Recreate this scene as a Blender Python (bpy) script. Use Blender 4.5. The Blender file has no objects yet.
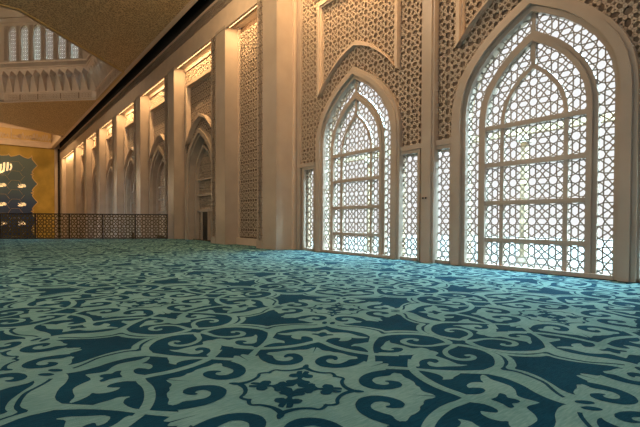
import bpy, math, random
from mathutils import Vector, Matrix
from mathutils.geometry import tessellate_polygon
import bmesh
random.seed(4)
SC=bpy.context.scene; COL=SC.collection
PI=math.pi
# ---------------------------------------------------------------- camera
THETA=math.atan(334/426)
cam_d=bpy.data.cameras.new('camera'); cam=bpy.data.objects.new('camera',cam_d); COL.objects.link(cam)
PITCH=math.radians(1.0); ROLL=math.radians(.25)
cam.matrix_world=Matrix.Translation((0,0,1.5))@Matrix.Rotation(-THETA,4,'Z')@Matrix.Rotation(PI/2-PITCH,4,'X')@Matrix.Rotation(ROLL,4,'Z')
cam_d.sensor_width=36; cam_d.lens=36*426/640; cam_d.shift_y=(7+426*math.tan(PITCH))/640; cam_d.clip_end=400
SC.camera=cam
# ---------------------------------------------------------------- sky, exposure
SKY_LOW,SKY_HIGH=.98,82.0
wd=bpy.data.worlds.new('world'); SC.world=wd; wd.use_nodes=True
bg=wd.node_tree.nodes['Background']
# overcast sky, far brighter overhead than at the horizon
_n=wd.node_tree.nodes; _l=wd.node_tree.links
_t=_n.new('ShaderNodeTexCoord'); _s=_n.new('ShaderNodeSeparateXYZ'); _l.new(_t.outputs['Generated'],_s.inputs[0])
_r=_n.new('ShaderNodeMapRange'); _r.inputs[1].default_value=.44; _r.inputs[2].default_value=.72; _r.inputs[3].default_value=SKY_LOW; _r.inputs[4].default_value=SKY_HIGH
_l.new(_s.outputs['Z'],_r.inputs[0]); _l.new(_r.outputs[0],bg.inputs[1])
_m=_n.new('ShaderNodeMix'); _m.data_type='RGBA'; _m.inputs[6].default_value=(.98,.99,1,1); _m.inputs[7].default_value=(.48,.80,1,1)
_q=_n.new('ShaderNodeMapRange'); _q.inputs[1].default_value=.40; _q.inputs[2].default_value=.6; _l.new(_s.outputs['Z'],_q.inputs[0])
_l.new(_q.outputs[0],_m.inputs[0]); _l.new(_m.outputs[2],bg.inputs[0])
SC.view_settings.view_transform='Standard'; SC.view_settings.look='None'
SC.view_settings.exposure=0.0; SC.view_settings.gamma=1.0
SC.cycles.max_bounces=8; SC.cycles.diffuse_bounces=4; SC.cycles.glossy_bounces=2; SC.cycles.transparent_max_bounces=6
SC.cycles.sample_clamp_indirect=2.5; SC.cycles.use_adaptive_sampling=False; SC.cycles.sample_clamp_direct=30; SC.cycles.blur_glossy=1.0; SC.cycles.caustics_reflective=False; SC.cycles.caustics_refractive=False
SC.cycles.use_denoising=True; SC.cycles.denoiser='OPENIMAGEDENOISE'; SC.cycles.denoising_input_passes='RGB_ALBEDO_NORMAL'; SC.cycles.denoising_prefilter='NONE'; SC.cycles.denoising_quality='HIGH'
WARM=(1.0,0.66,0.34)
def area(name,loc,rot,sx,sy,power,col=WARM,portal=False):
    l=bpy.data.lights.new(name,'AREA'); l.shape='RECTANGLE'; l.size=sx; l.size_y=sy; l.energy=power; l.color=col
    o=bpy.data.objects.new(name,l); COL.objects.link(o); o.location=loc; o.rotation_euler=rot
    if portal: l.cycles.is_portal=True
    return o
# sky portals just outside the two big windows and the side panels (they add no light)
area('window_portal',(13.3,6.05,3.9),(0,PI/2,0),8.2,7.4,1,portal=True)
area('window_portal',(13.3,13.64,3.9),(0,PI/2,0),8.2,7.6,1,portal=True)
# added daylight fill for unseen window bays beside and behind the viewer
area('window_daylight',(12.5,-2.2,4.2),(0,PI/2,0),6.5,5,260,(.62,.86,1))
area('window_daylight',(-4,-5.7,5),(PI/2,0,0),16,7,800,(.78,.90,1))
# unseen warm fill lights added to brighten the drum, ceiling, walls and carpet
def point(name,loc,power,r=1.0,col=WARM):
    l=bpy.data.lights.new(name,'POINT'); l.energy=power; l.color=col; l.shadow_soft_size=r
    o=bpy.data.objects.new(name,l); COL.objects.link(o); o.location=loc; return o
point('dome_lamp',(-6,50,22.5),1500,1.5,(1,.78,.55))
point('hall_lamp',(-9,62,2.5),1500,1.5)
point('hall_lamp',(5.5,13,12.8),1500,1.0,(1,.72,.46))
point('hall_lamp',(-5,13.5,6.0),1300,.6,(1,.86,.70))
point('hall_lamp',(7.0,21,14.0),800,.5,(1,.68,.36))
point('hall_lamp',(-3,84,8),1500,1.0)

# ---------------------------------------------------------------- helpers
def prop(o,label=None,cat=None,group=None,kind=None):
    if label: o['label']=label
    if cat: o['category']=cat
    if group: o['group']=group
    if kind: o['kind']=kind
    return o
def empty(name,loc=(0,0,0),rz=0):
    o=bpy.data.objects.new(name,None); COL.objects.link(o); o.location=loc; o.rotation_euler=(0,0,rz); return o
def ob(name,mesh,parent=None,loc=None,rz=None):
    o=bpy.data.objects.new(name,mesh); COL.objects.link(o)
    if parent: o.parent=parent
    if loc: o.location=loc
    if rz is not None: o.rotation_euler=(0,0,rz)
    return o
def copy_tree(o,parent=None):
    c=o.copy(); COL.objects.link(c); c.parent=parent
    for ch in list(o.children): copy_tree(ch,c)
    return c
class MB:
    def __init__(s): s.v=[];s.f=[];s.m=[]
    def add(s,vs,fs,m=0):
        n=len(s.v); s.v+=vs
        for f in fs: s.f.append(tuple(i+n for i in f)); s.m.append(m)
    def box(s,x0,x1,y0,y1,z0,z1,m=0):
        s.add([(x0,y0,z0),(x1,y0,z0),(x1,y1,z0),(x0,y1,z0),(x0,y0,z1),(x1,y0,z1),(x1,y1,z1),(x0,y1,z1)],
              [(0,3,2,1),(4,5,6,7),(0,1,5,4),(1,2,6,5),(2,3,7,6),(3,0,4,7)],m)
    def bars(s,segs,w,x0,x1,m=0):
        """bars in the (y,z) plane between depths x0 and x1"""
        h=w/2
        for (a,b),(c,d) in segs:
            dx,dy=c-a,d-b;q=math.hypot(dx,dy)
            if q<1e-5: continue
            dx/=q;dy/=q; nx,ny=-dy*h,dx*h; ex,ey=dx*h*.3,dy*h*.3
            p=[(a-ex+nx,b-ey+ny),(a-ex-nx,b-ey-ny),(c+ex-nx,d+ey-ny),(c+ex+nx,d+ey+ny)]
            n=len(s.v)
            s.v+=[(x0,y,z) for y,z in p]+[(x1,y,z) for y,z in p]
            s.f+=[(n,n+1,n+2,n+3),(n,n+4,n+5,n+1),(n+2,n+6,n+7,n+3),(n+4,n+7,n+6,n+5)]; s.m+=[m]*4
    def plate(s,loops,x0,x1,m=0):
        """prism of a polygon with holes given in (y,z)"""
        tri=tessellate_polygon([[Vector((y,z,0)) for y,z in L] for L in loops])
        pts=[p for L in loops for p in L];n=len(s.v);k=len(pts)
        s.v+=[(x0,y,z) for y,z in pts]+[(x1,y,z) for y,z in pts]
        for t in tri:
            s.f.append(tuple(n+i for i in t));s.m.append(m)
            s.f.append(tuple(n+k+i for i in reversed(t)));s.m.append(m)
        o=0
        for L in loops:
            for i in range(len(L)):
                j=(i+1)%len(L);s.f.append((n+o+i,n+o+j,n+k+o+j,n+k+o+i));s.m.append(m)
            o+=len(L)
    def ring(s,inn,out,x0,x1,m=0):
        """open ring between two outlines of equal length, (y,z) points"""
        n=len(s.v);k=len(inn)
        s.v+=[(x0,)+tuple(p) for p in inn]+[(x0,)+tuple(p) for p in out]+[(x1,)+tuple(p) for p in inn]+[(x1,)+tuple(p) for p in out]
        for i in range(k-1):
            s.f+=[(n+i,n+i+1,n+k+i+1,n+k+i),(n+i,n+2*k+i,n+2*k+i+1,n+i+1),(n+k+i,n+k+i+1,n+3*k+i+1,n+3*k+i),(n+2*k+i,n+3*k+i,n+3*k+i+1,n+2*k+i+1)];s.m+=[m]*4
        for i in (0,k-1):
            s.f.append((n+i,n+k+i,n+3*k+i,n+2*k+i));s.m.append(m)
    def mesh(s,name,mats,smooth=False,fix=True):
        me=bpy.data.meshes.new(name); me.from_pydata(s.v,[],s.f)
        for x in (mats if isinstance(mats,(list,tuple)) else [mats]): me.materials.append(x)
        if any(s.m): me.polygons.foreach_set('material_index',s.m)
        if fix:
            b=bmesh.new();b.from_mesh(me);bmesh.ops.recalc_face_normals(b,faces=b.faces);b.to_mesh(me);b.free()
        if smooth: me.polygons.foreach_set('use_smooth',[True]*len(me.polygons))
        me.update(); return me
    def build(s,name,mats,parent=None,**k):
        sm=k.pop('smooth',False); fix=k.pop('fix',True)
        return ob(name,s.mesh(name,mats,sm,fix),parent,**k)

# ---- materials
def mat(name,base,rough=.7,noise=0,scale=4,bump=0,bscale=40,metal=0,emit=None,estr=0,second=None,spec=.3):
    m=bpy.data.materials.new(name);m.use_nodes=True;nt=m.node_tree;N=nt.nodes;L=nt.links
    b=N['Principled BSDF'];b.inputs['Base Color'].default_value=(*base,1);b.inputs['Roughness'].default_value=rough
    b.inputs['Metallic'].default_value=metal;b.inputs['Specular IOR Level'].default_value=spec
    tc=N.new('ShaderNodeTexCoord')
    if noise:
        nz=N.new('ShaderNodeTexNoise');nz.inputs['Scale'].default_value=scale;nz.inputs['Detail'].default_value=5
        L.new(tc.outputs['Object'],nz.inputs['Vector'])
        mx=N.new('ShaderNodeMix');mx.data_type='RGBA'
        sec=second or tuple(c*(1-noise) for c in base)
        mx.inputs[6].default_value=(*base,1);mx.inputs[7].default_value=(*sec,1)
        cr=N.new('ShaderNodeValToRGB');cr.color_ramp.elements[0].position=.35;cr.color_ramp.elements[1].position=.65
        L.new(nz.outputs[0],cr.inputs[0]);L.new(cr.outputs[0],mx.inputs[0]);L.new(mx.outputs[2],b.inputs['Base Color'])
    if bump:
        n2=N.new('ShaderNodeTexNoise');n2.inputs['Scale'].default_value=bscale;n2.inputs['Detail'].default_value=3
        L.new(tc.outputs['Object'],n2.inputs['Vector'])
        bp=N.new('ShaderNodeBump');bp.inputs['Strength'].default_value=bump;bp.inputs['Distance'].default_value=.02
        L.new(n2.outputs[0],bp.inputs['Height']);L.new(bp.outputs[0],b.inputs['Normal'])
    if emit:
        b.inputs['Emission Color'].default_value=(*emit,1);b.inputs['Emission Strength'].default_value=estr
    return m
STONE=mat('cream_stone',(.60,.475,.36),.65,.10,1.5,.15,60)
SMOOTH=mat('polished_stone',(.43,.35,.275),.35,.12,.9,spec=.4)
TRACERY=mat('tracery_stone',(.44,.38,.32),.55)
RELIEF=mat('carved_relief_stone',(.66,.53,.40),.6)
BACK=mat('relief_ground',(.085,.055,.036),.8,.15,3)  # dark colour stands in for shade in the lattice holes
BACKL=mat('relief_ground_light',(.27,.19,.125),.8,.15,3)  # stone colour darkened to paint in shade behind the carved lattice
DARK=mat('shadow_gap_lining',(.02,.017,.014),.9)
PLAIN=mat('painted_plaster',(.42,.33,.25),.8,.1,.5)
GOLD=mat('gold_mosaic',(.46,.31,.055),.5,.35,.35,.3,30,second=(.27,.19,.03))
GOLDTRIM=mat('gilded_trim',(.55,.38,.15),.5)
BRONZE=mat('bronze_railing',(.12,.085,.035),.4,metal=.5)
RAILTOP=mat('dark_handrail',(.03,.022,.02),.3)
LAMP=mat('warm_light_strip',(1,.8,.5),.5,emit=(1,.62,.28),estr=7)
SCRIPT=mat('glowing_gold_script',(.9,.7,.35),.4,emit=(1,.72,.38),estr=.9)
BLACK=mat('black_plastic',(.01,.01,.01),.4)
OUTW=mat('pale_facade',(.42,.36,.28),.8)
OUTY=mat('sand_facade_trim',(.36,.27,.17),.8)
PAVE=mat('outdoor_paving',(.035,.028,.022),.9,.1,2)
def carpet_mat(name,c1,c2):
    m=bpy.data.materials.new(name);m.use_nodes=True;nt=m.node_tree;N=nt.nodes;L=nt.links
    b=N['Principled BSDF'];b.inputs['Roughness'].default_value=.9;b.inputs['Specular IOR Level'].default_value=.06
    tc=N.new('ShaderNodeTexCoord')
    mp=N.new('ShaderNodeMapping');mp.inputs['Scale'].default_value=(9,60,1);mp.inputs['Rotation'].default_value=(0,0,.7)
    L.new(tc.outputs['Object'],mp.inputs[0])
    nz=N.new('ShaderNodeTexNoise');nz.inputs['Scale'].default_value=1;nz.inputs['Detail'].default_value=6
    L.new(mp.outputs[0],nz.inputs['Vector'])
    n0=N.new('ShaderNodeTexNoise');n0.inputs['Scale'].default_value=1.3;n0.inputs['Detail'].default_value=5
    L.new(tc.outputs['Object'],n0.inputs['Vector'])
    ad=N.new('ShaderNodeMath');ad.operation='ADD';L.new(nz.outputs[0],ad.inputs[0]);L.new(n0.outputs[0],ad.inputs[1])
    mr=N.new('ShaderNodeMapRange');mr.inputs[1].default_value=.8;mr.inputs[2].default_value=1.2;L.new(ad.outputs[0],mr.inputs[0])
    mx=N.new('ShaderNodeMix');mx.data_type='RGBA';mx.inputs[6].default_value=(*c1,1);mx.inputs[7].default_value=(*c2,1)
    L.new(mr.outputs[0],mx.inputs[0]);L.new(mx.outputs[2],b.inputs['Base Color'])
    n2=N.new('ShaderNodeTexNoise');n2.inputs['Scale'].default_value=90;n2.inputs['Detail'].default_value=2
    L.new(tc.outputs['Object'],n2.inputs['Vector'])
    bp=N.new('ShaderNodeBump');bp.inputs['Strength'].default_value=.5;bp.inputs['Distance'].default_value=.01
    L.new(n2.outputs[0],bp.inputs['Height']);L.new(bp.outputs[0],b.inputs['Normal'])
    
    return m
CDARK=carpet_mat('carpet_teal',(.001,.034,.064),(.003,.054,.094))
CLIGHT=carpet_mat('carpet_sage',(.105,.235,.235),(.18,.335,.325))
def ceiling_mat():
    m=bpy.data.materials.new('scalloped_brown_ceiling');m.use_nodes=True;nt=m.node_tree;N=nt.nodes;L=nt.links
    b=N['Principled BSDF'];b.inputs['Roughness'].default_value=.6
    tc=N.new('ShaderNodeTexCoord');v=N.new('ShaderNodeTexVoronoi');v.inputs['Scale'].default_value=6;v.feature='DISTANCE_TO_EDGE'
    L.new(tc.outputs['Object'],v.inputs['Vector'])
    cr=N.new('ShaderNodeValToRGB');e=cr.color_ramp.elements;e[0].position=.02;e[1].position=.22
    e[0].color=(.58,.42,.21,1);e[1].color=(.20,.135,.06,1)
    L.new(v.outputs['Distance'],cr.inputs[0]);L.new(cr.outputs[0],b.inputs['Base Color'])
    return m
CEIL=ceiling_mat()

# ---- star lattice: octagons on a square grid, long hexagons between, pentagons around each cell centre
def cell_segs():
    p,t=.228,.212;e=.8284*p;d=(p+e/2)/2;sx,sz=(p+.5)/2,(e/2+t)/2;m=(.5+t)/2
    q=[((p,0),(d,d)),((d,d),(0,p)),((p,0),(sx,sz)),((sx,sz),(.5,sz)),((0,p),(sz,sx)),((sz,sx),(sz,.5)),
       ((d,d),(sx,sz)),((d,d),(sz,sx)),((sx,sz),(.5,m)),((sz,sx),(m,.5)),((.5,m),(m,.5))]
    o=[]
    for a in (1,-1):
        for b in (1,-1): o+=[((x*a,y*b),(u*a,v*b)) for (x,y),(u,v) in q]
    return o
CELL=cell_segs()
def lattice(per,y0,z0,ya,yb,za,zb,inside):
    segs=[]
    for i in range(math.floor((ya-y0)/per-.5),math.ceil((yb-y0)/per+.5)+1):
        for j in range(math.floor((za-z0)/per-.5),math.ceil((zb-z0)/per+.5)+1):
            cy,cz=y0+i*per,z0+j*per
            if not(ya-per<cy<yb+per and za-per<cz<zb+per): continue
            for (a,b),(c,d) in CELL:
                P=(cy+a*per,cz+b*per);Q=(cy+c*per,cz+d*per)
                ip,iq=inside(*P),inside(*Q)
                if ip and iq: segs.append((P,Q))
                elif ip or iq:
                    if iq: P,Q=Q,P
                    lo,hi=0.,1.
                    for _ in range(6):
                        k=(lo+hi)/2
                        if inside(P[0]+(Q[0]-P[0])*k,P[1]+(Q[1]-P[1])*k): lo=k
                        else: hi=k
                    segs.append((P,(P[0]+(Q[0]-P[0])*lo,P[1]+(Q[1]-P[1])*lo)))
    return segs
def rect(ya,yb,za,zb): return lambda y,z: ya<=y<=yb and za<=z<=zb
PROF=[(1,0),(.99,.12),(.955,.26),(.885,.40),(.77,.54),(.61,.68),(.42,.805),(.215,.905),(0,1)]
def arch(yc,hw,spring,apex,base):
    """pointed arch outline from its right foot over the apex to its left foot"""
    h=apex-spring
    R=[(yc+hw*a,spring+h*b) for a,b in PROF]; L_=[(yc-hw*a,spring+h*b) for a,b in PROF[:-1]][::-1]
    return [(yc+hw,base)]+R+L_+[(yc-hw,base)]
def in_arch(yc,hw,spring,apex,base):
    h=apex-spring
    def f(y,z):
        a=abs(y-yc)/hw
        if a>1 or z<base: return False
        if z<=spring: return True
        b=(z-spring)/h
        if b>1: return False
        for (a0,b0),(a1,b1) in zip(PROF,PROF[1:]):
            if b0<=b<=b1: return a<=a0+(a1-a0)*(b-b0)/(b1-b0)
        return False
    return f
PER=.585
XW=12.7   # plane of the window tracery
def side(z): pass

# ================================================================ CARPET
def stroke(pts,w):
    n=len(pts);Lf=[];Rt=[]
    for i,(x,y) in enumerate(pts):
        a=pts[max(i-1,0)];b=pts[min(i+1,n-1)]
        dx,dy=b[0]-a[0],b[1]-a[1];q=math.hypot(dx,dy) or 1
        ww=(w[i] if isinstance(w,(list,tuple)) else w)/2
        Lf.append((x-dy/q*ww,y+dx/q*ww));Rt.append((x+dy/q*ww,y-dx/q*ww))
    return Lf+Rt[::-1]
def sm3(pts):   # smooth (x,y,w) polyline
    for _ in range(2):
        o=[pts[0]]
        for a,b in zip(pts,pts[1:]):
            o.append(tuple(p*.75+q*.25 for p,q in zip(a,b)));o.append(tuple(p*.25+q*.75 for p,q in zip(a,b)))
        o.append(pts[-1]);pts=o
    return pts
def ST(*p):
    q=sm3(list(p));return stroke([(a,b) for a,b,_ in q],[w for _,_,w in q])
def RC(pts):    # closed corner rounding, once
    o=[];n=len(pts)
    for i in range(n):
        a,b=pts[i],pts[(i+1)%n]
        o.append((a[0]*.8+b[0]*.2,a[1]*.8+b[1]*.2));o.append((a[0]*.2+b[0]*.8,a[1]*.2+b[1]*.8))
    return o
SCR=[(1.065,.196),(.958,.153),(.845,.123),(.726,.127),(.632,.163),(.566,.216),(.514,.31),(.525,.411),(.576,.488),(.669,.543),(.765,.557),(.828,.53),(.856,.464),(.823,.398),(.778,.364),(.75,.375),(.767,.418),(.731,.447),(.673,.424),(.645,.358),(.673,.285),(.734,.25),(.821,.266),(.903,.299),(.963,.269),(1.015,.273)]
CUT=[(.985,.465),(.985,.41),(1.03,.32),(1.0,.285),(1.01,.23),(.99,.13),(1.09,.085),(1.15,.045),(1.1,0),(0,0)]
MED=ST((.45,-.02,.04),(.505,.09,.03),(.43,.13,.035),(.37,.23,.04),(.36,.34,.06),(.385,.40,.05),(.435,.435,.02))
CROSS=[(0,0),(.30,.30),(.335,.25),(.285,.20),(.275,.215),(.31,.15),(.265,.095),(.205,.125),(.20,.16),(.16,.135),(.165,.08),(.19,.05),(.175,0)]
OL=[[(0,0),(.87,.87),(.88,.82),(.86,.74),(.88,.69),(.91,.66),(.92,.60),(.965,.55)]+CUT,
 ST((1.0,.07,.09),(1.2,.265,.07),(1.34,.44,.06),(1.49,.59,.07),(1.6,.68,.08),(1.76,.80,.12)),
 [(2.25,.03),(2.339,.197),(2.361,.363),(2.271,.545),(2.133,.658),(1.976,.741),(1.75,.74),(1.70,.79),(1.757,.986),(1.711,1.191),(1.635,1.333),(1.598,1.463),(1.595,1.56),(1.61,1.62),(1.69,1.69),(1.69,1.58),(1.745,1.47),(1.81,1.386),(1.924,1.265),(1.968,1.122),(1.995,.97),(1.925,.829),(2.054,.80),(2.19,.735),(2.347,.602),(2.415,.45),(2.425,.30),(2.415,.15),(2.36,.03)],
 [(2.44,.26),(2.425,.43),(2.345,.65),(2.20,.78),(2.0,.84),(2.035,.97),(2.01,1.122),(1.96,1.28),(1.845,1.40),(1.78,1.48),(1.725,1.59),(1.725,1.725),(1.95,1.95),(1.97,1.90),(1.935,1.80),(1.92,1.70),(1.89,1.62),(1.86,1.53),(1.885,1.44),(1.96,1.335),(2.06,1.15),(2.09,1.0),(2.065,.905),(2.19,.871),(2.37,.728),(2.44,.60)],
 [(1.60,1.60),(1.60,1.50),(1.66,1.50),(1.80,1.56),(1.90,1.66),(1.96,1.90),(1.95,1.95),(1.70,1.70)],
 ST((1.06,1.10,.09),(1.07,.94,.085),(1.055,.82,.085),(1.07,.67,.09),(1.12,.49,.09),(1.21,.315,.09),(1.31,.21,.08),(1.45,.10,.09)),
 [(1.0,1.03),(1.46,1.47),(1.455,1.41),(1.435,1.334),(1.44,1.272),(1.541,1.21),(1.604,1.136),(1.612,1.036),(1.609,.932),(1.665,.835),(1.651,.807),(1.584,.831),(1.511,.886),(1.48,.941),(1.448,.891),(1.372,.86),(1.293,.878),(1.253,.922),(1.303,.95),(1.357,1.0),(1.331,1.05),(1.268,1.067),(1.193,1.06),(1.10,.99)],
 [(1.28,.25),(1.45,.08),(1.6,-.01),(1.87,-.01),(1.89,.066),(1.87,.13),(1.755,.159),(1.76,.266),(1.745,.39),(1.72,.49),(1.795,.565),(1.70,.545),(1.588,.47),(1.48,.414),(1.44,.346),(1.49,.263),(1.555,.25),(1.554,.327),(1.63,.317),(1.675,.25),(1.64,.195),(1.548,.165),(1.445,.195),(1.34,.30)],
 ST((2.32,.03,.10),(2.20,.07,.08),(2.05,.09,.06),(1.93,.16,.06),(1.85,.29,.08),(1.865,.42,.08),(1.97,.475,.07),(2.07,.455,.06),(2.10,.38,.07),(2.03,.36,.05)),
 [(1.20,.29),(1.29,.44),(1.315,.56),(1.28,.64),(1.225,.66),(1.317,.709),(1.38,.684),(1.477,.673),(1.56,.645),(1.4,.47)],
 ]
OD=[SCR,MED,CROSS,
 [(1.17,1.18),(1.28,1.19),(1.37,1.15),(1.385,1.205),(1.33,1.25),(1.36,1.3),(1.355,1.36),(1.25,1.26)],
 RC([(1.69,1.63),(1.74,1.615),(1.80,1.66),(1.835,1.72),(1.80,1.745),(1.73,1.71)]),
 ]
SL=[[(0,0),(.50,.51),(.62,.56),(.78,.60),(.82,.66),(.86,.62),(.92,.60),(.965,.55)]+CUT,
    [(.3,.3),(.55,.55),(.54,.49),(.35,.30)]]
SD=[SCR,MED,CROSS]

def build_carpet():
    O=(2.17,3.12);R=math.radians(-1.3);P=4.85;cr,sr=math.cos(R),math.sin(R)
    base=[(-22,-6),(12.72,-6),(12.72,33.45),(11.2,33.45),(11.2,34.26),(-14,48.5),(-22,48.5)]
    mb=MB()
    # pile slab
    n=len(base);mb.v=[(x,y,0.0) for x,y in base]+[(x,y,-.02) for x,y in base]
    mb.f=[tuple(range(n)),tuple(range(2*n-1,n-1,-1))]+[(i,(i+1)%n,n+(i+1)%n,n+i) for i in range(n)];mb.m=[0]*len(mb.f)
    jobs=[]
    def eight(p):
        k=0
        for a in(1,-1):
            for b in(1,-1):
                for w in(0,1):
                    q=[((y if w else x)*a,(x if w else y)*b) for x,y in p]
                    yield k,q;k+=1
    def soft(p): return RC(p) if len(p)<40 else p
    for lst,off,h,m in ((OL,0,.0010,1),(SL,P/2,.0010,1),(OD,0,.0035,0),(SD,P/2,.0035,0)):
        sc=.93 if off else 1
        for i,p in enumerate(lst):
            p=[(x*sc,y*sc) for x,y in soft(p)]
            for k,q in eight(p): jobs.append(([(x+off,y+off) for x,y in q],h+(k*.12+i*.01)*.001,m))
    for ti in range(-3,4):
        for tj in range(-2,10):
            cx,cy=ti*P,tj*P
            X=O[0]+cx*cr-cy*sr;Y=O[1]+cx*sr+cy*cr
            dep=.617*X+.787*Y;rt=.787*X-.617*Y
            if X>16 or dep<-5 or abs(rt)>.80*max(dep,0)+6: continue
            if Y+.565*X>50: continue
            far=dep>26
            for q,h,m in jobs:
                n0=len(mb.v)
                qq=q[::2] if far and len(q)>24 else q
                mb.v+=[(O[0]+(x+cx)*cr-(y+cy)*sr,O[1]+(x+cx)*sr+(y+cy)*cr,h) for x,y in qq]
                mb.f.append(tuple(range(n0,n0+len(qq))));mb.m.append(m)
    me=bpy.data.meshes.new('carpet');me.from_pydata(mb.v,[],mb.f);me.materials.append(CDARK);me.materials.append(CLIGHT)
    me.polygons.foreach_set('material_index',mb.m)
    b=bmesh.new();b.from_mesh(me)
    for f in b.faces:
        if f.normal.z<0 and f.calc_center_median().z>.0005: f.normal_flip()
    for co,no in (((12.70,0,0),(1,0,0)),((-22,0,0),(-1,0,0)),((0,-6,0),(0,-1,0)),((11.2,34.26,0),(.4919,.8706,0))):
        g=b.verts[:]+b.edges[:]+b.faces[:]
        bmesh.ops.bisect_plane(b,geom=g,plane_co=co,plane_no=no,clear_outer=True,clear_inner=False)
    b.to_mesh(me);b.free()
    o=ob('carpet',me)
    prop(o,'wall to wall teal carpet with sage green scrolling arabesque pattern','carpet')
build_carpet()

# ================================================================ STRUCTURE
def structure(mb,name,m,label=None,**k):
    o=mb.build(name,m,**k);prop(o,label,None,None,'structure');return o
m=MB();n=7
base=[(-22,-6),(14,-6),(14,34.3),(11.2,34.3),(-14,48.54),(-22,48.54)]
k=len(base);m.v=[(x,y,-.021) for x,y in base]+[(x,y,-.6) for x,y in base]
m.f=[tuple(range(k)),tuple(range(2*k-1,k-1,-1))]+[(i,(i+1)%k,k+(i+1)%k,k+i) for i in range(k)];m.m=[0]*len(m.f)
structure(m,'floor',PLAIN,'gallery floor slab under the teal carpet')
m=MB();m.box(-22,13,30,99,-7.2,-7);structure(m,'floor',PLAIN,'lower prayer hall floor beyond the railing')
m=MB();m.box(-22.3,-22,-6,99,-7,15.4);structure(m,'wall_left',PLAIN,'far left wall of the prayer hall')
m=MB();m.box(-22,14,-6.3,-6,-7,15.4);structure(m,'wall_back',PLAIN,'back wall of the gallery behind the viewer')

# ---- long wall with window and niche bays
PIERS=[(18.25,20.2),(24.08,26.14),(33.06,35.3),(42.2,44.5),(51.35,53.6),(60.5,62.8),(69.65,71.9),(78.8,81.1)]
ZB=13.3
# solid backing of the window bays with real openings
def big_window_wall():
    m=MB()
    outer=[(2.3,0),(17.95,0),(17.95,15.4),(2.3,15.4)]
    holes=[arch(6.05,2.2,4.9,7.75,.02),arch(13.64,2.2,4.9,7.75,.02)]
    for a,b in ((2.62,3.36),(8.80,9.62),(10.20,11.16),(16.55,17.35)): holes.append([(a,.12),(b,.12),(b,4.02),(a,4.02)])
    m.plate([outer]+holes,XW,XW+.35)
    return structure(m,'wall_right',BACKL,'long cream stone wall pierced by two arched windows')
big_window_wall()
m=MB();m.box(XW,XW+.35,-6,2.3,0,15.4);structure(m,'wall_right',STONE,'plain end of the long wall beside the viewer')
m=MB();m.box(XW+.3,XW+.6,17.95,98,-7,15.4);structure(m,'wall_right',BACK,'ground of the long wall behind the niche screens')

def light_strip(ya,yb,label):
    r=empty('light_strip',((11.72),(ya+yb)/2,13.22));h=(yb-ya)/2-.05
    l=bpy.data.lights.new('strip_lamp','AREA');l.shape='RECTANGLE';l.size=.08;l.size_y=2*h-.9;l.energy=125*h;l.color=(1,.60,.27)
    lo=bpy.data.objects.new('strip_lamp',l);COL.objects.link(lo);lo.parent=r;lo.location=(0,0,-.03);lo.rotation_euler=(0,-.35,0)
    m=MB();m.box(-.03,.03,-h,h,-.01,.02);m.build('diffuser',LAMP,r)
    m=MB();m.box(-.06,-.035,-h,h,-.05,.07);m.box(.035,.05,-h,h,-.01,.07);m.build('housing',SMOOTH,r)
    prop(r,label,'light','warm light strips along the niche heads');return r

# header beam over all bays with frieze
def header(ya,yb,label):
    m=MB()
    m.box(11.62,12.98,ya,yb,13.3,15.39);m.box(11.6,11.62,ya,yb,14.42,15.2,1)
    m.box(11.5,11.64,ya,yb,13.14,14.30);m.box(11.5,11.62,ya,yb,14.30,14.42);m.box(11.5,11.62,ya,yb,15.2,15.39)
    r=structure(m,'beam',[STONE,BACKL],label)
    s=lattice(.34,ya,14.8,ya,yb,14.44,15.18,rect(ya+.05,yb-.05,14.42,15.2))
    b=MB();b.bars(s,.045,11.53,11.6);b.build('frieze_lattice',STONE,r)
    return r
header(2.3,20.2,'header beam with lattice frieze above the window bays')
for i,(a,b) in enumerate(zip([p[1] for p in PIERS],[p[0] for p in PIERS[1:]]+[95.0])):
    header(a,PIERS[i+1][1] if i+1<len(PIERS) else 98,'header beam with lattice frieze over the %s niche bay from the windows'%('first','second','third','fourth','fifth','sixth','seventh','eighth')[i])
# piers
def pier(ya,yb,label,lo):
    m=MB();s0=ya+(1.36 if yb-ya<2.2 else 1.42)
    m.box(11.56,12.98,ya,yb,lo,13.3);m.box(11.545,11.56,s0+.02,yb-.12,max(lo,.42) if lo>=-1 else lo,13.14,1)
    m.box(11.5,11.57,ya,s0,lo,13.3);m.box(11.5,11.57,yb-.1,yb,lo,13.3);m.box(11.47,11.57,s0,yb,max(lo,0),.42)
    m.box(11.47,11.57,ya,s0,13.14,13.3)
    r=structure(m,'pillar',[SMOOTH,BACKL],label)
    s=lattice(.40,(s0+yb-.1)/2,.3,s0,yb-.1,max(lo,.42)if lo>=-1 else -3,13.14,rect(s0+.01,yb-.11,max(lo,.42) if lo>=-1 else -3,13.14))
    b=MB();b.bars(s,.05,11.49,11.55);b.build('lattice_strip',STONE,r)
    b=MB();b.box(12.45,12.99,ya-.12,ya,lo,13.2);b.build('edge_trim',STONE,r)
    return r
ordn=('first','second','third','fourth','fifth','sixth','seventh','eighth')
for i,(a,b) in enumerate(PIERS):
    pier(a,b,'%s cream pier with lattice strip, counting away from the tall windows'%ordn[i],0 if i<3 else -7)

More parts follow.
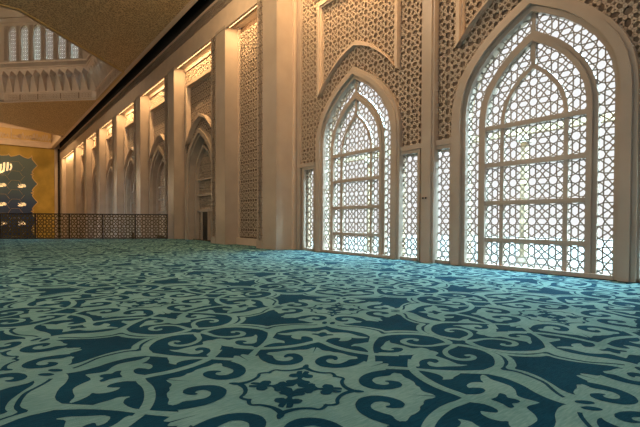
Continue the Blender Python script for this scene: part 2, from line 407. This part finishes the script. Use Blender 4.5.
# ---- traceried arch windows
def tracery_window(name,yc,label,x=XW,blind=False,structure_=True):
    r=empty(name,(x,yc,0))
    # outer stepped frame
    f=MB()
    f.ring(arch(0,2.13,4.9,7.62,.02),arch(0,2.27,4.9,7.80,.02),-.18,.16)
    f.ring(arch(0,2.27,4.9,7.80,.02),arch(0,2.52,4.9,8.0,.02),-.30,.0)
    f.ring(arch(0,2.46,4.9,7.96,.02),arch(0,2.64,4.9,8.14,.02),-.24,.0)
    f.box(-.2,.1,-2.15,2.15,.02,.13)
    f.build('window_frame' if not blind else 'arch_frame',SMOOTH,r)
    g=MB()
    g.ring(arch(0,1.46,4.6,6.78,.12),arch(0,1.60,4.6,6.95,.12),-.13,.14)
    g.ring(arch(0,1.60,4.6,6.95,.12),arch(0,1.72,4.6,7.10,.12),-.06,.10)
    g.build('inner_frame',SMOOTH,r)
    h=MB();h.ring(arch(0,.87,4.45,6.0,.12),arch(0,.99,4.45,6.14,.12),-.05,.09);h.build('mullion_arch',SMOOTH,r)
    for z0,z1 in ((6.10,6.80),(7.08,7.66)):
        q=MB();q.box(-.05,.09,-.06,.06,z0,z1);q.build('mullion',SMOOTH,r)
    for z in (.91,2.08,3.27,4.44):
        q=MB();q.box(-.10,.10,-1.47,1.47,z-.065,z+.065);q.build('transom',SMOOTH,r)
    ia=in_arch(0,1.47,4.6,6.8,.12);oa=in_arch(0,2.15,4.9,7.64,.12);mid=in_arch(0,1.70,4.6,7.07,.1)
    s=lattice(PER,0,.335,-2.2,2.2,0.12,7.7,lambda y,z: ia(y,z) or (oa(y,z) and not mid(y,z)))
    t=MB();t.bars(s,.031,-.012,.012);t.build('tracery',TRACERY,r)
    prop(r,label,None,None,'structure')
    return r
tracery_window('window_1',6.05,'largest looking arched window with star tracery at the right of the wall')
tracery_window('window_2',13.64,'arched star tracery window next to the big pier, left of the other')
n_=3
for a,b,l in ((2.62,3.36,'narrow tracery panel at the far right edge beyond the big arch'),(8.80,9.62,'narrow bright tracery panel between plain pilaster and big right arch'),
              (10.20,11.16,'wider bright tracery panel left of the plain pilaster'),(16.55,17.35,'narrow bright tracery panel beside the big pier')):
    r=empty('window_%d'%n_,(XW,(a+b)/2,0));n_+=1;h=(b-a)/2
    f=MB();f.ring([(h,.12),(h,4.02),(-h,4.02),(-h,.12)],[(h+.12,0),(h+.12,4.2),(-h-.12,4.2),(-h-.12,0)],-.15,.1);f.box(-.15,.1,-h,h,.02,.13);f.build('window_frame',SMOOTH,r)
    t=MB();t.bars(lattice(PER,.12 if h<.45 else 0,.335,-h,h,.12,4.02,rect(-h,h,.12,4.02)),.031,-.012,.012);t.build('tracery',TRACERY,r)
    prop(r,l,None,None,'structure')

# relief lattice of the window bays
def relief(name,ya,yb,za,zb,excl,x0,x1,yc,label,w=.040,m=RELIEF):
    s=lattice(PER,yc,.335,ya,yb,za,zb,lambda y,z: ya<=y<=yb and za<=z<=zb and not any(e(y,z) for e in excl))
    b=MB();b.bars(s,w,x0,x1);o=b.build(name,m);prop(o,label,'lattice panel','carved star lattice panels on the long wall');return o
relief('relief_lattice',2.45,9.43,4.2,12.9,[in_arch(6.05,2.5,4.9,8.0,0)],12.635,12.7,6.05,'carved star lattice around the arch of the right hand window')
relief('relief_lattice',9.86,17.75,4.2,12.9,[in_arch(13.64,2.5,4.9,8.0,0)],12.635,12.7,13.64,'carved star lattice around the arched window beside the big pier')
relief('relief_lattice',20.25,24.0,.5,12.9,[],12.37,12.45,22.14,'tall plain lattice panel between the first and second piers')
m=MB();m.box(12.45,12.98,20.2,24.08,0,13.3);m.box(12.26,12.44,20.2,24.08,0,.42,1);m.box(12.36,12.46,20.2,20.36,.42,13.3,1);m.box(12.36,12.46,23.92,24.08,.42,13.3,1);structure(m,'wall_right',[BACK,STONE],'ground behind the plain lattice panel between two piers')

# raised frames above the arches
def arch_head_frame(yc,label,x=12.62):
    r=empty('arch_head_frame',(x,yc,0))
    m=MB()
    hin=[(a*2.36,7.55+1.55*b) for a,b in ((1,0),(.8,.3),(.6,.52),(.4,.72),(.2,.89),(0,1))]
    def outline(w,d):
        A=[(w,7.5-d)]+[(a*w,7.5-d*.9+1.62*b) for a,b in ((.8,.33),(.6,.58),(.4,.79),(.2,.93),(0,1.02))]
        A+=[(-y,z) for y,z in A[:-1]][::-1]
        return A+[(-w,11.62+d),(w,11.62+d)]
    i=outline(2.36,0);o=outline(2.50,.15)
    m.ring(i+[i[0]],o+[o[0]],-.18,.08)
    i=outline(2.29,-.08);o=outline(2.38,.02)
    m.ring(i+[i[0]],o+[o[0]],-.1,.08)
    m.build('moulding',STONE,r)
    prop(r,label,'moulding','raised mouldings above the arches');return r
arch_head_frame(6.05,'raised moulding with pointed lower edge above the right hand window')
arch_head_frame(13.64,'raised moulding with pointed lower edge above window beside the big pier')
# pilasters between window bays
def pilaster(a,b,label):
    m=MB();m.box(12.36,12.72,a,b,0,13.3);m.box(12.42,12.72,a-.09,a,0,13.3);m.box(12.42,12.72,b,b+.09,0,13.3)
    return structure(m,'pillar',SMOOTH,label)
pilaster(9.46,9.84,'plain pilaster between the two window bays')
pilaster(2.0,2.36,'plain pilaster at the end of the right hand window bay')
m=MB();m.box(12.5,12.72,2.36,9.46,12.88,13.3);m.box(12.5,12.72,9.84,17.95,12.88,13.3);m.box(12.55,12.72,17.66,17.95,0,12.9)
m.box(12.52,12.71,9.75,11.2,4.16,4.34);m.box(12.52,12.71,8.65,9.5,4.16,4.34);m.box(12.52,12.71,16.4,17.8,4.16,4.34);m.box(12.52,12.71,2.4,3.45,4.16,4.34)
structure(m,'trim_1',SMOOTH,'plain bands framing the window bays')
light_strip(9.9,17.9,'warm light strip over the window beside the big pier')
light_strip(2.4,9.4,'warm light strip over the right hand window')
light_strip(20.25,24.05,'warm light strip over the plain lattice panel bay')
# small plate on pilaster
r=empty('wall_socket',(12.36,9.70,2.32))
m=MB();m.box(-.02,0,-.11,.11,-.045,.045);m.build('plate',SMOOTH,r)
for y in (-.06,.06):
    m=MB();m.box(-.035,-.018,y-.035,y+.035,-.03,.03);m.build('socket',BLACK,r)
prop(r,'small double black socket on the plain pilaster between the windows','socket')

# ---- niche screens of the far bays
def niche_screen(a,b,label,door=True):
    yc=(a+b)/2;hw=(b-a)/2
    r=empty('niche_screen',(12.35,yc,0))
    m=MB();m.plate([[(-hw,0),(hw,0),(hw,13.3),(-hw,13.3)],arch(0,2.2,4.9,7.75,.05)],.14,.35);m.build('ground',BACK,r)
    m=MB();m.box(-.02,.14,-hw,-hw+.16,0,12.78);m.box(-.02,.14,hw-.16,hw,0,12.78);m.box(-.04,.14,-hw,hw,13.02,13.3);m.build('border',SMOOTH,r)
    ar=in_arch(0,2.5,4.9,8.0,0)
    s=lattice(PER,0,.335,-hw,hw,.3,13.02,lambda y,z: abs(y)<hw-.15 and .3<z<13.02 and not ar(y,z))
    t=MB();t.bars(s,.052,.08,.145);t.build('lattice',RELIEF,r)
    f=MB()
    f.ring(arch(0,2.1,4.9,7.62,.0),arch(0,2.27,4.9,7.80,.0),-.16,.4);f.ring(arch(0,2.27,4.9,7.80,.0),arch(0,2.6,4.9,8.12,.0),-.30,.15)
    f.build('arch_frame',SMOOTH,r)
    m=MB();hw2=2.5
    def outline(w,d):
        A=[(w,7.5-d)]+[(p*w,7.5-d*.9+1.62*q) for p,q in ((.8,.33),(.6,.58),(.4,.79),(.2,.93),(0,1.02))]
        A+=[(-y,z) for y,z in A[:-1]][::-1]
        return A+[(-w,11.62+d),(w,11.62+d)]
    i=outline(2.40,0);o=outline(2.62,.2);m.ring(i+[i[0]],o+[o[0]],-.28,.1);m.build('head_frame',STONE,r)
    g=MB();g.ring(arch(0,1.5,4.6,6.8,.05),arch(0,1.68,4.6,7.0,.05),.1,.42);g.build('inner_frame',SMOOTH,r)
    for z in (3.34,4.5,2.2) if door else (2.2,3.34,4.5):
        q=MB();q.box(.2,.4,-1.5,1.5,z-.07,z+.07);q.build('transom',SMOOTH,r)
    oa=in_arch(0,2.15,4.9,7.64,.05)
    s=lattice(PER,0,.335,-2.2,2.2,.05,7.7,lambda y,z: oa(y,z) and not(door and abs(y)<.62 and z<2.3))
    t=MB();t.bars(s,.055,.36,.42);t.build('arch_lattice',RELIEF,r)
    m=MB();m.box(.44,.5,-2.2,2.2,0,7.75);m.build('backing',BACK,r)
    if door:
        d=MB();d.ring([(.55,0),(.55,2.1),(-.55,2.1),(-.55,0)],[(.66,0),(.66,2.22),(-.66,2.22),(-.66,0)],.16,.5);d.build('door_frame',SMOOTH,r)
        d=MB();d.box(.26,.30,-.55,.55,.0,2.1);d.build('doorway',BLACK,r)  # black plate stands in for the unlit space inside the doorway
    prop(r,label,'niche screen','arched lattice screens in the wall niches')
    return r
scr=None
bays=[(PIERS[i][1],PIERS[i+1][0]) for i in range(1,7)]
for i,(a,b) in enumerate(bays):
    if i==0: niche_screen(a,b,'arched lattice niche screen with dark doorway beside the third pier')
    elif i==1: scr=niche_screen(a,b,'arched lattice niche screen just behind the right end of the railing',False)
    else:
        c=copy_tree(scr);c.location.y=(a+b)/2
        c['label']='arched lattice niche screen seen edge on, %s beyond the door niche'%('','','second','third','fourth','fifth')[i]
    light_strip(a+.05,b-.05,'warm light strip over the %s arched niche'%ordn[i])
m=MB();m.box(12.2,12.98,81.1,98,-7,13.3);structure(m,'wall_right',SMOOTH,'plain end bay of the long wall next to the gilded wall')
light_strip(81.2,94.9,'warm light strip over the plain end bay')
m=MB();m.box(11.5,12.3,95.0,98,-7,13.3);structure(m,'pillar',SMOOTH,'last plain pier against the gilded wall')

# ================================================================ RAILING
def balustrade():
    p0=Vector((11.35,34.05));dr=Vector((-.8706,.4919));Ln=29.5
    ang=math.atan2(dr.y,dr.x)
    r=empty('balustrade',(p0.x,p0.y,0),ang-PI/2)   # local y runs along the railing
    m=MB();m.box(-.05,.05,0,Ln,1.88,1.95);m.build('handrail',RAILTOP,r)
    m=MB();m.box(-.03,.03,0,Ln,.02,.09);m.build('bottom_rail',RAILTOP,r)
    W=2.4;k=int(Ln/W);per=.60
    s=lattice(per,0,.985,-W/2,W/2,.09,1.88,rect(-W/2+.03,W/2-.03,.09,1.88))
    t=MB();t.bars(s,.042,-.012,.012);pm=t.mesh('lattice_panel',BRONZE)
    q=MB();q.box(-.03,.03,-.03,.03,0,1.9);qm=q.mesh('post',RAILTOP)
    for i in range(k):
        o=ob('lattice_panel',pm,r);o.location=(0,W*(i+.5),0)
        o=ob('post',qm,r);o.location=(0,W*i+.03,0)
    prop(r,'tall bronze lattice railing with dark handrail along the carpet edge','railing')
balustrade()

# ================================================================ CEILING
CX,CY,RI=-4.1,49.0,14.2
def octa(R,n=8): 
    h=R/math.cos(PI/8);return [(CX+h*math.cos(PI/8+i*PI/4),CY+h*math.sin(PI/8+i*PI/4)) for i in range(8)]
def hplate(mb,loops,z0,z1,m=0):
    tri=tessellate_polygon([[Vector((x,y,0)) for x,y in L] for L in loops])
    pts=[p for L in loops for p in L];n=len(mb.v);k=len(pts)
    mb.v+=[(x,y,z0) for x,y in pts]+[(x,y,z1) for x,y in pts]
    for t in tri:
        mb.f.append(tuple(n+i for i in t));mb.m.append(m);mb.f.append(tuple(n+k+i for i in reversed(t)));mb.m.append(m)
    o=0
    for L in loops:
        for i in range(len(L)):
            j=(i+1)%len(L);mb.f.append((n+o+i,n+o+j,n+k+o+j,n+k+o+i));mb.m.append(m)
        o+=len(L)
m=MB()
REC=[(10.3,97.6),(10.3,82.8),(1.6,76.1),(-9,72.2),(-20,76.1),(-21.5,97.6)]
hplate(m,[[(-22.3,-6.3),(10.55,-6.3),(10.55,98.2),(-22.3,98.2)],octa(RI),REC],15.36,15.6)
structure(m,'ceiling',CEIL,'brown and gold scalloped flat ceiling over the gallery')
m=MB();m.box(10.55,10.62,-6,98,15.34,17);m.box(11.5,11.6,-6,98,15.385,17);m.box(10.55,11.6,-6,98,17,17.1);structure(m,'ceiling',DARK,'black shadow gap between ceiling and long wall')  # near-black lining paints in the shade of the slot
m=MB();m.box(10.38,10.56,-6,98,15.26,15.37);m.box(10.26,10.38,-6,98,15.31,15.37);structure(m,'trim_2',STONE,'slim moulding along the ceiling edge')
m=MB();m.box(11.6,14,-6,98,15.38,15.6);structure(m,'ceiling',PLAIN,'roof slab above the long wall')
m=MB();oc,ic=octa(RI+.28),octa(RI-.0)
hplate(m,[oc,ic],15.30,15.37);structure(m,'trim_3',GOLDTRIM,'thin gilded edge around the octagonal opening')
# cornice with hooded niches, one object per face
def cornice_face():
    m=MB();hf=lambda R:R*math.tan(PI/8)
    H=hf(RI)
    # vertical band with carved panels
    m.add([(RI,-H,15.3),(RI,H,15.3),(RI,H,16.45),(RI,-H,16.45)],[(0,1,2,3)])
    prof=lambda z:RI-.95*(max(0,(z-16.45))/2.25)**1.25
    zs=[16.45+i*2.25/14 for i in range(15)]
    NN=11
    for c in range(NN):
        rows=[]
        for z in zs:
            R=prof(z);w=hf(R)*2/NN;yc=-hf(R)+w*(c+.5);t=(z-16.45)/2.25
            # half opening of the niche
            o=.9 if t<.76 else .9*max(0,1-((t-.76)/.22)**1.8) if t<.98 else 0
            o=max(o,.02);yo=w/2*o;d=RI+.18
            rows.append([(R,yc-w/2,z),(R,yc-yo,z),(d,yc-yo,z),(d,yc+yo,z),(R,yc+yo,z),(R,yc+w/2,z)])
        n=len(m.v)
        for q in rows: m.v+=q
        for i in range(len(rows)-1):
            for j in range(5):
                a=n+i*6+j;m.f.append((a,a+1,a+7,a+6));m.m.append(0)
        # niche floor
        m.f.append((n+1,n+2,n+3,n+4));m.m.append(0)
    Rt=prof(18.7);h2=hf(Rt)
    m.add([(Rt,-h2,18.7),(Rt,h2,18.7),(Rt,h2,19.0),(Rt,-h2,19.0)],[(0,1,2,3)])
    for z0,z1,dd in ((18.92,19.06,.12),(19.5,19.66,.10)):
        hh=hf(Rt-dd);m.box(Rt-dd,Rt+.3,-hh,hh,z0,z1)
    for z0,z1,dd in ((16.36,16.48,.08),(15.3,15.42,.06)):
        hh=hf(RI-dd);m.box(RI-dd,RI+.1,-hh,hh,z0,z1)
    # carved panels
    for a,b in ((-5.3,-3.9),(-3.6,-1.6),(-1.3,1.3),(1.6,3.6),(3.9,5.3)):
        m.ring([(a,15.62),(b,15.62),(b,16.2),(a,16.2),(a,15.62)],[(a-.06,15.56),(b+.06,15.56),(b+.06,16.26),(a-.06,16.26),(a-.06,15.56)],RI-.04,RI+.02)
        m.bars(lattice(.36,a,15.91,a,b,15.62,16.2,rect(a,b,15.62,16.2)),.05,RI-.035,RI-.01)
    m.box(RI-.012,RI+.02,-5.3,5.3,15.6,16.22,1)
    return m.mesh('cornice',[STONE,BACKL])
cm=cornice_face()
RW=13.28
def drum_face():
    m=MB();H=RW*math.tan(PI/8)*1.03;holes=[]
    for k in range(6):
        y=(k-2.5)*1.56;h=.47
        holes.append([(y+h,19.8)]+[(y+h*math.cos(t),23.35+h*math.sin(t)*1.1) for t in [i*PI/8 for i in range(9)]]+[(y-h,19.8)])
    m.plate([[(-H,19.0),(H,19.0),(H,24.9),(-H,24.9)]]+holes,RW,RW+.4)
    for k in range(7):
        y=(k-3)*1.56
        a,b=max(y-.2,-5.2),min(y+.2,5.2)
        m.bars(lattice(.4,y,20,a,b,19.85,23.8,rect(a,b,19.85,23.8)),.05,RW-.05,RW)
        m.ring([(a,19.85),(b,19.85),(b,23.85),(a,23.85),(a,19.85)],[(a-.05,19.8),(b+.05,19.8),(b+.05,23.9),(a-.05,23.9),(a-.05,19.8)],RW-.05,RW)
    for z0,z1,dd in ((24.2,24.4,.1),(24.75,25.0,.22)):
        m.box(RW-dd,RW+.1,-5.4,5.4,z0,z1)
    m.bars(lattice(.36,0,19.28,-5.3,5.3,19.08,19.48,rect(-5.3,5.3,19.08,19.48)),.045,RW-.06,RW)
    # cove
    n=len(m.v);pr=[(RW-.1,25.0),(RW-.25,25.5),(RW-.9,26.3),(RW-2.2,27.0),(RW-4.5,27.6)]
    for R,z in pr: h=R*math.tan(PI/8);m.v+=[(R,-h,z),(R,h,z)]
    for i in range(4): m.f.append((n+2*i,n+2*i+1,n+2*i+3,n+2*i+2));m.m.append(0)
    return m.mesh('drum_wall',[PLAIN,BACKL,STONE])
dm=drum_face()
tm=MB();tm.bars(lattice(.47,0,.2,-.47,.47,0,4.2,lambda y,z: abs(y)<.47 and 0<z<3.55+math.sqrt(max(0,.47**2-y*y))*1.1),.055,-.03,.03);tm=tm.mesh('clerestory_tracery',TRACERY)
wn=7
for i in range(8):
    ang=i*PI/4
    o=ob('trim_%d'%(4+i),cm,None,(CX,CY,0),ang);prop(o,'cornice of hooded niches on one side of the octagonal opening',None,None,'structure')
    o=ob('wall_drum',dm,None,(CX,CY,0),ang);prop(o,'drum wall with round headed windows above the cornice',None,None,'structure')
    if i in (0,1,2):
        for k in range(6):
            y=(k-2.5)*1.56;R=RW+.15
            o=ob('window_%d'%wn,tm,None,(CX+R*math.cos(ang)-y*math.sin(ang),CY+R*math.sin(ang)+y*math.cos(ang),19.8),ang);wn+=1
            prop(o,'slender round headed clerestory window with hexagon tracery',None,'clerestory windows in the drum','structure')
m=MB();hplate(m,[octa(RW-4.4)],27.6,27.8);structure(m,'ceiling',PLAIN,'flat top of the drum above the clerestory')
for i in (0,1,2):
    ang=i*PI/4;R=RW+.8
    area('clerestory_portal',(CX+R*math.cos(ang),CY+R*math.sin(ang),21.9),(0,PI/2,ang),5,10.5,1,portal=True)

# ---- recess in front of the gilded wall
m=MB()
def hwall(mb,p,q,z0,z1,t=.15,mi=0):
    d=Vector((q[0]-p[0],q[1]-p[1])).normalized();nn=Vector((-d.y,d.x))*t
    a=[p,q,(q[0]+nn.x,q[1]+nn.y),(p[0]+nn.x,p[1]+nn.y)];n=len(mb.v)
    mb.v+=[(x,y,z0) for x,y in a]+[(x,y,z1) for x,y in a]
    for f in ((0,3,2,1),(4,5,6,7),(0,1,5,4),(1,2,6,5),(2,3,7,6),(3,0,4,7)): mb.f.append(tuple(n+i for i in f));mb.m.append(mi)
for a,b in zip(REC,REC[1:]+REC[:1]): hwall(m,a,b,15.3,20)
hplate(m,[[(x,y) for x,y in REC]],20,20.2)
structure(m,'ceiling',STONE,'raised coffer above the gilded wall')
m=MB()
m.box(-21.5,10.3,97.2,97.6,15.2,15.7);m.box(-21.5,10.3,97.35,97.6,15.7,16.1);m.box(-21.5,10.3,97.25,97.6,16.1,16.35);m.box(-21.5,10.3,97.25,97.6,18.3,18.7)
m.box(9.9,10.3,82.5,97.3,15.2,15.7);m.box(10.05,10.3,82.5,97.3,15.7,16.35)
structure(m,'trim_12',STONE,'stepped cream cornice above the gilded wall')
m=MB();m.box(3.9,10.1,97.42,97.58,16.35,18.3);m.box(-4,3.7,97.42,97.58,16.35,18.3)
s=[];o=m.build('inscription_frieze',GOLDTRIM)
for a,b in ((4.1,9.9),(-3.8,3.5)):
    x=a
    t=MB()
    while x<b-.4:
        w=random.uniform(.3,.7);h=random.uniform(.5,1.4)
        pts=[(x+w*i/8,16.55+h*(.5+.5*math.sin(i*1.1+x*3))) for i in range(9)]
        t.v+=[];
        for p,q in zip(pts,pts[1:]):
            dx,dz=q[0]-p[0],q[1]-p[1];L_=math.hypot(dx,dz);nx,nz=-dz/L_*.06,dx/L_*.06
            t.add([(p[0]+nx,97.38,p[1]+nz),(p[0]-nx,97.38,p[1]-nz),(q[0]-nx,97.38,q[1]-nz),(q[0]+nx,97.38,q[1]+nz),(p[0]+nx,97.43,p[1]+nz),(p[0]-nx,97.43,p[1]-nz),(q[0]-nx,97.43,q[1]-nz),(q[0]+nx,97.43,q[1]+nz)],[(0,1,2,3),(0,1,5,4),(2,3,7,6)])
        x+=w*.9
    t.build('script',STONE,o)
prop(o,'gold frieze with carved script panels high above the gilded wall','frieze')
point('coffer_lamp',(0,86,18.0),2500,.4)  # unseen fill added to brighten the coffer

# ================================================================ GILDED WALL
m=MB();m.box(-22,12.5,98,98.4,-7,20);structure(m,'wall_front',STONE,'far end wall carrying the gilded panel')
def scallop():
    """blue field edge: pointed scallops down the right side and along the top"""
    pts=[];z=-7
    side=[]
    zc=11.75
    while zc>-7:
        side+=[(7.85,zc),(7.25,zc-.75),(6.95,zc-1.3),(7.2,zc-1.55),(6.75,zc-1.75),(7.2,zc-1.95),(6.95,zc-2.2),(7.25,zc-2.75)];zc-=3.5
    side.append((7.4,-7))
    top=[];x=6.9
    t=[(6.75,13.6),(6.2,13.05),(5.6,13.15),(4.6,13.64),(4.25,13.95)]
    top=[(7.0,12.9),(6.95,13.6),(6.7,13.2),(6.3,13.0)]
    while x>-21:
        top+=[(x-1.2,13.2),(x-1.9,13.64),(x-2.6,13.3),(x-3.2,13.15),(x-3.4,13.35),(x-3.5,13.64),(x-3.65,13.35)];x-=3.5
    return [(-21,-7)]+[(p) for p in top[::-1] if p[0]>-21]+side
def xz_plate(mb,pts,y0,y1,mi=0):
    tri=tessellate_polygon([[Vector((x,z,0)) for x,z in pts]]);n=len(mb.v);k=len(pts)
    mb.v+=[(x,y0,z) for x,z in pts]+[(x,y1,z) for x,z in pts]
    for t in tri: mb.f.append(tuple(n+i for i in t));mb.m.append(mi)
    for i in range(k): j=(i+1)%k;mb.f.append((n+i,n+j,n+k+j,n+k+i));mb.m.append(mi)
gr=empty('gilded_wall_panel',(0,0,-7))
gr.location=(0,97.9,-7)
def gl(mb,name,mt): 
    o=mb.build(name,mt,gr);o.location=(0,-97.9,7);return o
m=MB();m.box(-21.5,10.6,97.8,98.0,-7,15.3);gl(m,'gold_ground',GOLD)
def blue_mat():
    mm=bpy.data.materials.new('blue_mosaic');mm.use_nodes=True;nt=mm.node_tree;N=nt.nodes;L=nt.links
    b=N['Principled BSDF'];b.inputs['Roughness'].default_value=.5
    tc=N.new('ShaderNodeTexCoord');sp=N.new('ShaderNodeSeparateXYZ');L.new(tc.outputs['Object'],sp.inputs[0])
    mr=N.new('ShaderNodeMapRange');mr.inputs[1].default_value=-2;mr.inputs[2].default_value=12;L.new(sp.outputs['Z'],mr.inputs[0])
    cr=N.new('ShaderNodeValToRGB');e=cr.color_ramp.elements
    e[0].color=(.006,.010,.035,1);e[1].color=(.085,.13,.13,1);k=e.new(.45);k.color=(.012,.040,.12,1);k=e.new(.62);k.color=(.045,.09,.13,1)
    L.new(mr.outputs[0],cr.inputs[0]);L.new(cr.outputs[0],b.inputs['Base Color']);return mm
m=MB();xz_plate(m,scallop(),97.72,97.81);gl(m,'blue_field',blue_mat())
# scallop outline, darker gold edge
sc=scallop();m=MB()
for p,q in zip(sc[1:],sc[2:]):
    dx,dz=q[0]-p[0],q[1]-p[1];L_=math.hypot(dx,dz)or 1;nx,nz=-dz/L_*.07,dx/L_*.07
    m.add([(p[0]+nx,97.68,p[1]+nz),(p[0]-nx,97.68,p[1]-nz),(q[0]-nx,97.68,q[1]-nz),(q[0]+nx,97.68,q[1]+nz)],[(0,1,2,3)])
# hexagon net of thin gold lines over the field
for i in range(-8,6):
    for j in range(-3,10):
        cx=i*2.02+.3;cz=j*1.75+(0 if i%2 else .875)
        for a in range(6):
            A=(cx+1.15*math.cos(a*PI/3),cz+1.0*math.sin(a*PI/3));B=(cx+1.15*math.cos((a+1)*PI/3),cz+1.0*math.sin((a+1)*PI/3))
            if max(A[0],B[0])<6.8 and max(A[1],B[1])<12.8 and a<3:
                dx,dz=B[0]-A[0],B[1]-A[1];L_=math.hypot(dx,dz);nx,nz=-dz/L_*.016,dx/L_*.016
                m.add([(A[0]+nx,97.7,A[1]+nz),(A[0]-nx,97.7,A[1]-nz),(B[0]-nx,97.7,B[1]-nz),(B[0]+nx,97.7,B[1]+nz)],[(0,1,2,3)])
gl(m,'gold_outline',GOLDTRIM)
def glyph(x,z,s,seed,slant=0):
    """flowing script: a baseline stroke, uprights, a loop and dots"""
    rnd=random.Random(seed);t=MB()
    def st(pts,w):
        for p,q in zip(pts,pts[1:]):
            dx,dz=q[0]-p[0],q[1]-p[1];L_=math.hypot(dx,dz)or 1;nx,nz=-dz/L_*w,dx/L_*w
            f=lambda P,y:(x+P[0]*s,y,z+(P[1]+slant*P[0])*s)
            a=[(p[0]+nx,p[1]+nz),(p[0]-nx,p[1]-nz),(q[0]-nx,q[1]-nz),(q[0]+nx,q[1]+nz)]
            t.add([f(P,97.62) for P in a]+[f(P,97.70) for P in a],[(0,1,2,3),(0,1,5,4),(2,3,7,6),(1,2,6,5),(3,0,4,7)])
    st([(-1.0,-.25),(-.8,-.42),(-.4,-.45),(0,-.4),(.3,-.28)],.09)
    st([(.62,.55),(.60,.1),(.55,-.35)],.09);st([(.30,.6),(.30,.1),(.22,-.3),(0,-.36)],.09)
    st([(.02,.5),(.0,0),(-.1,-.3)],.08)
    st([(-.25,-.1),(-.45,.15),(-.7,.05),(-.62,-.2),(-.3,-.25)],.07)
    st([(-.95,.25+rnd.random()*.2),(-.8,.4),(-.7,.3)],.06);st([(-.35,.45),(-.2,.52)],.08);st([(.85,.35),(.95,.0),(.8,-.35)],.07)
    return t
sd=0
for cx in (5.35,2.35,-.65,-3.65,-6.65):
    for cz in (7.75,4.25,.7,-2.85):
        gl(glyph(cx,cz,.62,sd),'inscription',SCRIPT);sd+=1
gl(glyph(2.2,10.75,1.7,99,.3),'inscription',SCRIPT)
prop(gr,'gold wall panel around a scalloped blue field with glowing inscriptions','wall panel')
m=MB();m.box(10.6,11.15,97.55,98,-7,15.3);m.box(10.68,11.05,97.45,97.6,-7,15.3);structure(m,'trim_13',SMOOTH,'cream jamb at the right of the gilded wall')
m=MB();m.box(11.1,11.52,97.7,98,-7,15.3)
structure(m,'trim_14',DARK,'dark recessed strip between gilded wall and long wall')

# ================================================================ OUTSIDE
m=MB();m.box(13.6,60,-30,40,-.8,-.6);structure(m,'ground',PAVE,'pale paving outside the windows')
def arcade_column(y):
    r=empty('arcade_column',(21,y,-.6))
    m=MB();m.box(-.16,.16,-.13,.13,0,6.2);m.build('shaft',OUTY,r)
    m=MB();m.box(-.25,.25,-.25,.25,0,.4);m.build('base',OUTW,r)
    m=MB();m.box(-.26,.26,-.26,.26,6.0,6.4);m.build('capital',OUTW,r)
    return r
c0=None
for k,y in enumerate((5.0,10.4,15.8,21.2,26.6)):
    if c0 is None: c0=arcade_column(y);c=c0
    else: c=copy_tree(c0);c.location.y=y
    prop(c,'sand coloured column outside, seen through the window tracery','column','arcade columns outside the windows')
m=MB();m.box(20.8,21.2,3,29,5.8,6.1);m.build('arcade_beam',OUTY);prop(bpy.data.objects['arcade_beam'],'sand coloured beam resting on columns outside the windows','beam')
